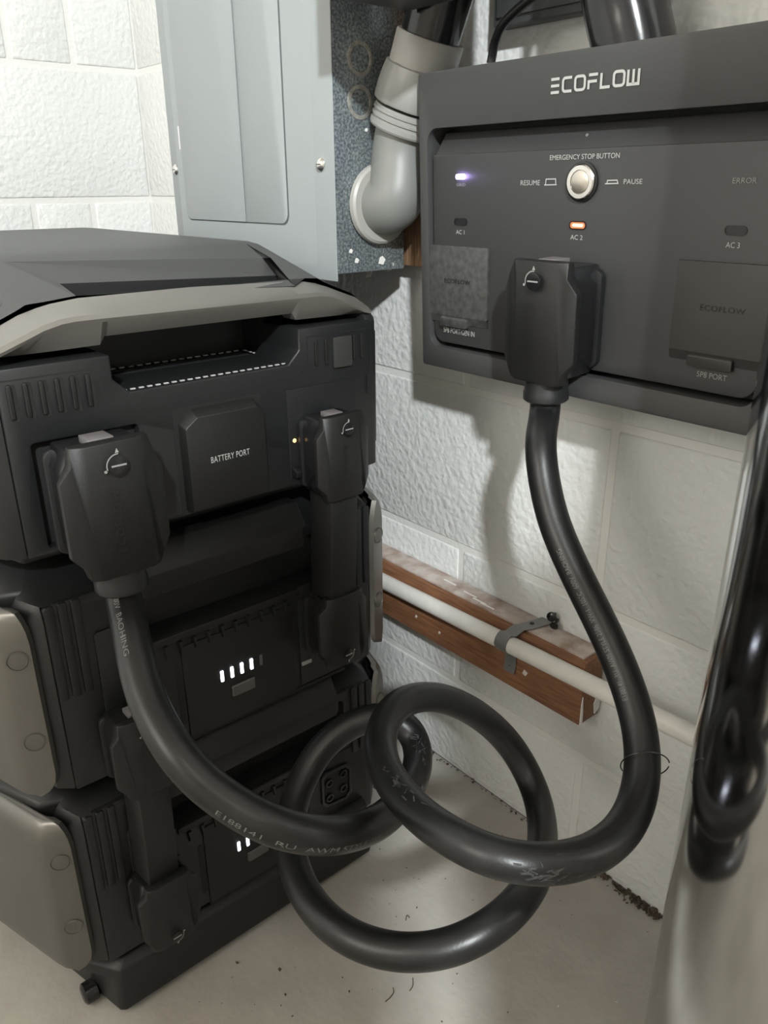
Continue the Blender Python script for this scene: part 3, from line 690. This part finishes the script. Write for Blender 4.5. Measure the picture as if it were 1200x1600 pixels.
# print running along the cord
acc = [0]
for a, b in zip(path, path[1:]): acc.append(acc[-1] + (b - a).length)
def at_s(s):
    s = max(0, min(acc[-1] - 1e-6, s)); lo, hi = 0, len(acc) - 1
    while hi - lo > 1:
        md = (lo + hi) // 2
        if acc[md] <= s: lo = md
        else: hi = md
    t = (s - acc[lo]) / max(1e-9, acc[lo + 1] - acc[lo]); p = path[lo].lerp(path[lo + 1], t)
    tg = (path[min(lo + 2, len(path) - 1)] - path[max(lo - 1, 0)]).normalized(); return p, tg
def near_s(u, v, lo=0, hi=1e9):
    best = (1e9, 0); r = ray(u, v).normalized()
    for s, p in zip(acc, path):
        if not lo <= s <= hi: continue
        q = p - CAM; d = (q - r * q.dot(r)).length
        if d < best[0]: best = (d, s)
    return best[1]
def cord_text(body, s0, s1, phi, size, flip=1):
    """print on the cord's surface between arc lengths s0 and s1, phi = angle round the cord from the side turned to the room"""
    vs, fs = text_mesh(body, size); x0 = min(p[0] for p in vs); x1 = max(p[0] for p in vs); pts = []
    for x, y in vs:
        s = s0 + (s1 - s0) * (x - x0) / (x1 - x0); p, t = at_s(s); t = t * flip
        c = CAM - p; c = (c - t * c.dot(t)).normalized(); sd = c.cross(t)*1.0
        a = phi + y / CR
        pts.append(p + (c * math.cos(a) + sd * math.sin(a)) * (CR + .00025))
    MB().add(pts, fs).build('cord_print', 'print_dim', cj, smooth=False)
TXT = 'E188141  RU  AWM STYLE 2586  VW-1  105°C  600V  BAOHING'
SL_ = acc[-1]
a0 = near_s(345, 1262, 0, SL_ * .4); a1 = near_s(640, 1235, 0, SL_ * .4)
cord_text('E188141  RU  AWM STYLE 2586  VW-1  105°C  600V  B', a0, a1, -.78, .0058)
b0_ = near_s(196, 935, 0, SL_ * .3); b1_ = near_s(215, 1030, 0, SL_ * .3)
cord_text('600V  BAOHING', b0_, b1_, -.45, .0062)
c0 = near_s(990, 1095, SL_ * .6); c1 = near_s(885, 855, SL_ * .6)
cord_text(TXT, c0, c1, .35, .0062)
# pale scuffs on the loop
def scuff(u, v, su, dphi, lo, hi, phi=0):
    s0 = near_s(u, v, lo, hi); vs = []; fs = []; n = 26
    for i in range(n):
        s = s0 + random.gauss(0, su); a = phi + random.gauss(0, dphi); L = random.uniform(.001, .004); w_ = random.uniform(.02, .06); tilt = random.uniform(-.15, .15); k = len(vs)
        for ds, da in ((-L, -w_ - tilt), (L, -w_ + tilt), (L * .8, w_ + tilt), (-L * .7, w_ - tilt)):
            p, t = at_s(s + ds); c = CAM - p; c = (c - t * c.dot(t)).normalized(); sd = -c.cross(t); vs.append(p + (c * math.cos(a + da) + sd * math.sin(a + da)) * (CR + .0002))
        fs.append((k, k + 1, k + 2, k + 3))
    MB().add(vs, fs).build('scuff_mark', 'scuff', cj, smooth=False, kind='stuff')
scuff(628, 1245, .014, .22, SL_ * .55, SL_ * .85, -.35); scuff(840, 1340, .008, .35, SL_ * .55, SL_ * .9, .5); scuff(660, 1180, .012, .4, SL_ * .2, SL_ * .5, .3)
# thin wire ring hanging round the cord
s_ = near_s(1004, 1195, SL_ * .6); p, t = at_s(s_)
ax = (t * .93 + FW * .28 + RT * -.1).normalized(); xx = RT - ax * RT.dot(ax); xx.normalize(); yy = ax.cross(xx)
MB().tube([p + RT * .002 + xx * (.0180 * math.cos(2 * math.pi * i / 40)) + yy * (.0180 * math.sin(2 * math.pi * i / 40)) for i in range(39)], .0005, 6).build('wire_ring', 'gloss', label='thin black wire ring hung loosely round the thick cord', cat='ring')

# ------------------------------------------------------------------ battery link leads
def link(label, ftop, fbot, s, strap):
    L = thing('battery_link_lead', (ftop.o + fbot.o) / 2, label, 'cable', 'link leads between the stacked units')
    plug(ftop, s, L, 'connector', collar=False); plug(fbot, s, L, 'connector', collar=False, button=False, word=False)
    y0, y1, zt, zb, xb, xf = strap
    MB().loft([[V((xb, y0, zt)), V((xf, y0 + .003, zt)), V((xf, y1 - .003, zt)), V((xb, y1, zt))], [V((xb - .006, y0, zb)), V((xf - .006, y0 + .003, zb)), V((xf - .006, y1 - .003, zb)), V((xb - .006, y1, zb))]]).build('strap', 'plastic_soft', L, bevel=.002)
link('black link lead at the right joining the inverter to the middle battery',
     Frame((-.588, .422, .5155), (0, 1, 0), (0, 0, 1)), Frame((-.598, .4245, .4080), (0, -1, 0), (0, 0, -1)), .77, (.405, .442, .522, .398, -.588, -.556))
link('black link lead at the left joining the middle battery to the lower one',
     Frame((-.598, .2055, .2867), (0, 1, 0), (0, 0, 1)), Frame((-.598, .2065, .1790), (0, -1, 0), (0, 0, -1)), .77, (.188, .224, .292, .176, -.592, -.562))

# ------------------------------------------------------------------ breaker cabinet on the right wall
XS, YF = -.7213, .5463
cab = thing('breaker_cabinet', (-.905, .60, .69), 'pale grey breaker cabinet with galvanised sides on the block wall', 'electrical cabinet')
fc = FWALL(YF); ZT = 1.62
shell = MB().box((-1.082, .5480, .6960), (XS, .6445, ZT)).build('steel_box', 'galv', cab, bevel=.0012)
co = [(-1.0890, .6880), (-.7215, .6880), (-.7215, ZT + .005), (-1.0890, ZT + .005)]
ci = [(-1.0625, .7405), (-.8035, .7405), (-.8035, ZT - .05), (-1.0625, ZT - .05)]
cov = MB().prism(fc, co, -.0015, 0)
mid_ = [(-1.0700, .7020), (-.7560, .7020), (-.7560, ZT - .01), (-1.0700, ZT - .01)]
cov.prism(fc, mid_, 0, .0045, poly1=ci)
cover = cov.build('front_cover', 'cab', cab, bevel=.0012)
gp = MB().prism(fc, rrect(-1.0470, .7440, -.8025, ZT - .055, .012, 6), .004, .0047).build('door_gap', 'cab_dark', cab)
MB().prism(fc, rrect(-1.0450, .7455, -.8950, ZT - .057, [.012, 0, 0, .012], 6), .0045, .0064).build('door', 'cab', cab, bevel=.0005)
MB().prism(fc, rrect(-.8950, .7455, -.8045, ZT - .057, [0, .012, .012, 0], 6), .0045, .0056).build('door', 'cab', cab, bevel=.0005)
MB().prism(fc, rrect(-.8968, .7455, -.8940, ZT - .06, .0008), .0060, .0072).build('door_fold', 'cab', cab, bevel=.0004)
MB().prism(fc, rrect(-1.0508, .8310, -1.0490, .8590, .0006), .0045, .0052).build('hinge_slot', 'white_chip', cab)
for x, z in ((-.7441, .8066), (-1.0760, .8073)):
    sc_ = MB().lathe(fc.p(x, z, 0), fc.n, [(0, .0068), (.0012, .0068), (.0034, .0050), (.0042, .0022), (.0042, .0001)], 24).build('cover_screw', 'chrome', cab)
    MB().prism(fc, [(x - .0035, z - .0006), (x + .0035, z - .0006), (x + .0035, z + .0006), (x - .0035, z + .0006)], .0035, .0045).build('slot', 'cab_dark', sc_)
fs2 = FS(XS)
def knock(y, z, r, thin=False):
    if not thin:
        k = MB().prism(fs2, circ(y, z, r, 36), 0, .0010, holes=[circ(y, z, r * .74, 36)]).build('knockout', 'knock', shell, bevel=.0003)
        MB().prism(fs2, circ(y, z, r * .72, 36), 0, .0005).build('knockout_disc', 'galv', shell)
    else:
        MB().prism(fs2, circ(y, z, r, 36), 0, .0004, holes=[circ(y, z, r * .94, 36)]).build('knockout', 'cab_dark', shell)
knock(.5826, .9054, .0165); knock(.5817, .8656, .0165); knock(.6225, .9144, .0150, True)
for y, z, s in ((.574, .7085, .003), (.6105, .7065, .005), (.566, .719, .0025), (.590, .840, .002)):
    MB().prism(fs2, [(y - s, z - s * .6), (y + s * .3, z - s * .9), (y + s, z + s * .2), (y + s * .2, z + s), (y - s * .6, z + s * .7)], 0, .0006).build('paint_fleck', 'white_chip', shell, smooth=False)
# wooden batten behind the cabinet
MB().box((-.760, .657, .6975), (-.690, .6772, 1.62)).build('wood_batten', 'wood_raw', bevel=.0015, label='rough brown wooden batten upright behind the breaker cabinet', cat='wood')
# peeling paint curls under it
for k, (u, v) in enumerate(((573, 422), (606, 412))):
    p = PX(u, v, Y=.625); q = MB(); R_ = []
    for i in range(6):
        t = i / 5; a_ = t * 2.6; R_.append([p + V((-.002 + .003 * math.sin(a_), -.001, .004 - .013 * t)), p + V((.003 + .004 * math.sin(a_ + .7), .002, .003 - .011 * t)), p + V((.003 + .004 * math.sin(a_ + .7), .003, .0032 - .011 * t)), p + V((-.002 + .003 * math.sin(a_), 0, .0042 - .013 * t))])
    q.loft(R_).build('paint_curl', 'chip_light', label=('pale paint curl under the cabinet, left of two' if k == 0 else 'white paint curl under the cabinet beside the batten'), cat='paint flake')

# ------------------------------------------------------------------ conduit out of the cabinet
EY = .6035
el = thing('conduit_elbow', (XS, EY, .766), 'grey plastic conduit elbow leaving the side of the breaker cabinet', 'pipe fitting')
MB().lathe((XS + .0005, EY, .7665), (1, 0, 0), [(0, .0385), (.004, .0415), (.009, .0410), (.011, .0385), (.011, .028)], 48).build('flange', 'pvc_light', el)
top = V((-.6893, .6180, .8420))                # where the elbow meets the coupling
tp2 = PX(675, 50, Y=.622)
ax = (tp2 - top).normalized()
b0v, b1v, b2v, b3v = V((XS + .004, EY, .7665)), V((XS + .052, EY, .7640)), top - ax * .052, top
cen = []
for i in range(23):
    t = i / 22; cen.append(b0v * (1 - t) ** 3 + b1v * (3 * t * (1 - t) ** 2) + b2v * (3 * t * t * (1 - t)) + b3v * t ** 3)
MB().tube(cen, .0310, 36).build('elbow', 'pvc_dark', el, ang=60)
def along(t): return top + ax * t
MB().lathe(along(-.004), ax, [(0, .031), (0, .0378), (.002, .0388), (.006, .0388), (.007, .0370), (.009, .0370), (.010, .0386), (.012, .0386), (.013, .0370), (.015, .0370), (.016, .0385), (.018, .0385), (.019, .0370), (.021, .0370)], 48).build('thread_ring', 'pvc_grey', el, ang=25)
nut = MB(); n = 48; rings = []
for t, r in ((.020, .0385), (.022, .0395), (.036, .0392), (.048, .0378), (.056, .0362), (.058, .0330)):
    z = ax; x = z.orthogonal().normalized(); y = z.cross(x)
    rings.append([along(t) + (x * math.cos(2 * math.pi * i / n) + y * math.sin(2 * math.pi * i / n)) * (r + (.0010 if (i // 2) % 3 == 0 else 0)) for i in range(n)])
nut.loft(rings).build('coupling_nut', 'pvc_grey', el, ang=30)
MB().lathe(along(.054), ax, [(0, .0345), (.030, .0345), (.0315, .0335), (.0315, .030)], 40).build('sleeve', 'pvc_light', el)
MB().lathe(along(.0858), ax, [(0, .0300), (.012, .0300), (.0135, .0300), (.10, .0300)], 36).build('black_conduit', 'pipe_black', label='glossy black conduit rising from the grey elbow', cat='pipe')

# ------------------------------------------------------------------ things above the panel
ub = thing('wall_shade_plate', (-.52, .66, .925), 'flat dark grey plate standing in for wall shade above the panel logo', 'enclosure')  # dark plate added where the wall lies in shade
MB().box((-.606, .655, .925), (-.425, .6755, 1.25)).build('case', 'dark_box_and_shade', ub, bevel=.002)
MB().box((-.600, .652, .932), (-.431, .655, 1.24)).build('shade_plate_front', 'dark_box_and_shade', ub, bevel=.001)
jb = thing('junction_box', (-.61, .55, .941), 'dark box corner at the very top, left of the thin cable', 'enclosure')
MB().box((-.652, .480, .938), (-.535, .587, 1.12)).build('case', 'dark_box_and_shade', jb, bevel=.002)
MB().box((-.60, .587, 1.085), (-.56, .651, 1.115)).build('bracket', 'dark_box_and_shade', jb, bevel=.001)
# flexible black pipe dropping behind the panel
pp_ = [V((PX(962, -120, Y=.612).x - .004, .611, 2.38)), V((PX(962, -120, Y=.612).x - .004, .611, 1.4)), V((PX(962, -120, Y=.612).x - .002, .611, 1.05)), PX(966, -80, Y=.612), PX(971, -30, Y=.614), PX(978, 15, Y=.617), PX(986, 50, Y=.619), PX(993, 84, Y=.621)]
pth = resample(catmull(pp_, 8), .004)
MB().tube(pth, .0320, 32).build('flexible_pipe', 'pipe_black', ang=60, label='glossy black flexible pipe entering the top of the panel', cat='pipe')
pp_ = [PX(767, 99, Y=.640), PX(769, 88, Y=.640), PX(774, 64, Y=.636), PX(786, 38, Y=.628), PX(808, 15, Y=.62), PX(838, -10, Y=.61), PX(866, -36, Y=.605), V((-.500, .615, .990)), V((-.500, .638, 1.005)), V((-.500, .6515, 1.008))]
MB().tube(resample(catmull(pp_, 8), .004), .0042, 12).build('thin_cable', 'cable', label='thin black cable curving up from behind the panel', cat='cable')
MB().box((PX(576, 2, Y=.64).x - .006, .630, PX(576, 2, Y=.64).z + .001), (PX(576, 2, Y=.64).x + .004, .641, PX(576, 2, Y=.64).z + .012)).build('tape_scrap', 'teal', bevel=.001, label='scrap of teal tape at the top edge by the cabinet', cat='tape')

# ------------------------------------------------------------------ board and drain pipe along the wall
YB = .641
bd = thing('wall_board', (-.8, .66, .222), 'brown stained board fixed along the block wall', 'board')
MB().box((-1.40, YB, .2215), (-.4200, .6772, .3030)).build('plank', 'wood', bd, bevel=.002)
MB().box((-1.40, YB + .006, .3028), (-.4260, .6775, .3062)).build('paint_film', 'dust', bd, bevel=.0008)
ch = MB()
for a_, b_ in (((-.4235, .650), (.228, .255)), ((-.4230, .662), (.232, .262))): pass
fe = FS(-.4200)
MB().prism(fe, [(.6415, .2220), (.6460, .2225), (.6450, .2400), (.6425, .2600), (.6412, .2500)], 0, .0010).build('paint_chip', 'white_chip', bd, smooth=False)
MB().prism(fe, [(.668, .2260), (.676, .2300), (.677, .2560), (.672, .2640), (.669, .2480), (.665, .2400)], 0, .0012).build('paint_chip', 'white_chip', bd, smooth=False)
fb = FWALL(YB)
for a_, b_, s in ((-.690, .246, .0022), (-.645, .241, .0020), (-.500, .252, .004)):
    MB().prism(fb, [(a_ - s, b_ - s * .5), (a_ + s * .2, b_ - s), (a_ + s, b_ + s * .4), (a_ - s * .4, b_ + s)], 0, .0008).build('paint_chip', 'chip_light', bd, smooth=False)
for k, (a_, dy) in enumerate(((-.60, .012), (-.62, .016), (-.585, .010), (-.66, .02))):
    MB().box((a_, YB + dy, .3055), (a_ + .022, YB + dy + .0016, .3072)).build('paint_curl', 'white_chip', bd)
PYc = YB - .0112
MB().lathe((-1.42, PYc, .2642), V((1, 0, .026)), [(0, .0105), (1.205, .0105)], 28).build('drain_pipe', 'white_pipe', label='white plastic drain pipe strapped to the brown board', cat='pipe')
# strap
st_ = thing('pipe_strap', (-.52, .65, .30), 'dull metal pipe strap bent round the white drain pipe', 'bracket')
zc = .2890; pr = .0122
prof = [(.676, .3100), (.664, .3086), (.648, .3082), (.640, .3078)]
prof += [(PYc + pr * math.cos(t), zc + pr * math.sin(t)) for t in [math.radians(q) for q in (80, 100, 125, 150, 180, 210, 235)]]
prof += [(YB - .0110, .2755), (YB - .0022, .2690), (YB - .0016, .2560), (YB - .0040, .2440)]
rg = []
for i, (y, z) in enumerate(prof):
    k = i / (len(prof) - 1); xc_ = -.500 - .022 * min(1, k / .35); hw = .0085
    a_ = prof[max(0, i - 1)]; b_ = prof[min(len(prof) - 1, i + 1)]; tv = V((0, b_[0] - a_[0], b_[1] - a_[1])).normalized(); nv = V((1, 0, 0)).cross(tv) * .0006
    c_ = V((xc_, y, z)); rg.append([c_ - V((hw, 0, 0)) - nv, c_ + V((hw, 0, 0)) - nv, c_ + V((hw, 0, 0)) + nv, c_ - V((hw, 0, 0)) + nv])
MB().loft(rg).build('band', 'strap', st_, ang=50)
for y, z, nz in ((.657, .3090, 1), (YB - .0022, .2500, 0)):
    MB().lathe((-.508 if nz else -.522, y, z), (0, 0, 1) if nz else (0, -1, 0), [(0, .0028), (.0008, .0026), (.0009, .0001)], 12).build('hole_rim', 'gloss', st_)
nl = PX(862, 962, Y=.672)
MB().lathe(nl + V((0, .006, 0)), (.3, -1, .15), [(0, .0020), (.010, .0020), (.010, .0058), (.012, .0058), (.0135, .0035), (.0135, .0001)], 16).build('bolt', 'gloss', st_)
MB().lathe(nl + V((.006, .004, -.004)), (.3, -1, -.3), [(0, .0020), (.010, .0020), (.010, .0050), (.012, .0050), (.0120, .0001)], 14).build('bolt', 'gloss', st_)

# ------------------------------------------------------------------ polished steel tank in the right foreground
TR_, TT = .120, .522
dirT = V((math.sin(math.radians(-24.3)), math.cos(math.radians(-24.3)), 0)); perp = V((dirT.y, -dirT.x, 0))
tc_ = dirT * TT + perp * TR_
tk = thing('steel_tank', (tc_.x, tc_.y, 0), 'polished steel cylindrical tank in the right foreground mirroring the cord', 'tank')
MB().lathe((tc_.x, tc_.y, .02), (0, 0, 1), [(0, TR_ - .006), (0, TR_), (1.0, TR_), (1.02, TR_ - .006), (1.03, TR_ - .03), (1.03, .001)], 128).build('shell', 'steel', tk, ang=40)
MB().lathe((tc_.x, tc_.y, 0), (0, 0, 1), [(0, TR_ - .004), (.020, TR_ - .004)], 64).build('foot_ring', 'plastic', tk)

# ------------------------------------------------------------------ dirt on the floor
q = MB()
def crumb(p, s):
    vs = [V(p) + V((random.uniform(-1, 1) * s, random.uniform(-1, 1) * s, max(0, random.uniform(-.1, 1)) * s)) for _ in range(5)]
    q.add(vs, [(0, 1, 2), (0, 2, 3), (0, 3, 4), (1, 4, 2), (0, 1, 4), (2, 3, 4)])
for i in range(420):
    x = random.uniform(-1.3, .2); crumb((x, YW - abs(random.gauss(0, .004)) - .001, 0), random.uniform(.001, .0035))
for i in range(150):
    x = random.gauss(-.34, .035); crumb((x, YW - abs(random.gauss(0, .006)) - .001, 0), random.uniform(.0015, .0055))
q.build('wall_foot_grit', 'grit', smooth=False, kind='stuff', label='dark crumbs of grit along the foot of the block wall', cat='dirt')
q = MB()
for i in range(170):
    crumb((random.uniform(-.62, -.245), random.uniform(.02, .66), 0), random.choice((.0006, .0008, .001, .0012, .0016)))
for u, v, s in ((371, 1505, .0028), (437, 1515, .0024), (446, 1555, .002), (545, 1550, .002)): crumb(PX(u, v, Z=0), s); crumb(PX(u + 1, v, Z=0), s)
q.build('floor_specks', 'grit', smooth=False, kind='stuff', label='small dark specks scattered on the concrete floor', cat='dirt')
q = MB()
for u, v, s in ((483, 1464, .0022), (434, 1428, .0014), (872, 1572, .0016), (963, 1566, .0022), (580, 1413, .0015), (850, 1478, .0010), (880, 1485, .0010), (795, 1502, .0010)): crumb(PX(u, v, Z=0), s); crumb(PX(u, v, Z=0), s)
q.build('pale_flakes', 'chip_light', smooth=False, kind='stuff', label='pale flakes scattered on the concrete floor', cat='dirt')
for k, pts in enumerate((((602, 1565), (610, 1558), (615, 1550), (614, 1543)), ((640, 1548), (645, 1540), (645, 1528)), ((634, 1438), (636, 1430), (640, 1434)))):
    MB().tube(resample(catmull([PX(u, v, Z=.0006) for u, v in pts], 6), .001), .0005, 5).build('lint_thread', 'grit', label=('curled dark thread on the floor below the lower cord loop', 'straight thin thread on the floor beside the curled one', 'tiny lint strand on the floor inside the cord loop')[k], cat='lint')
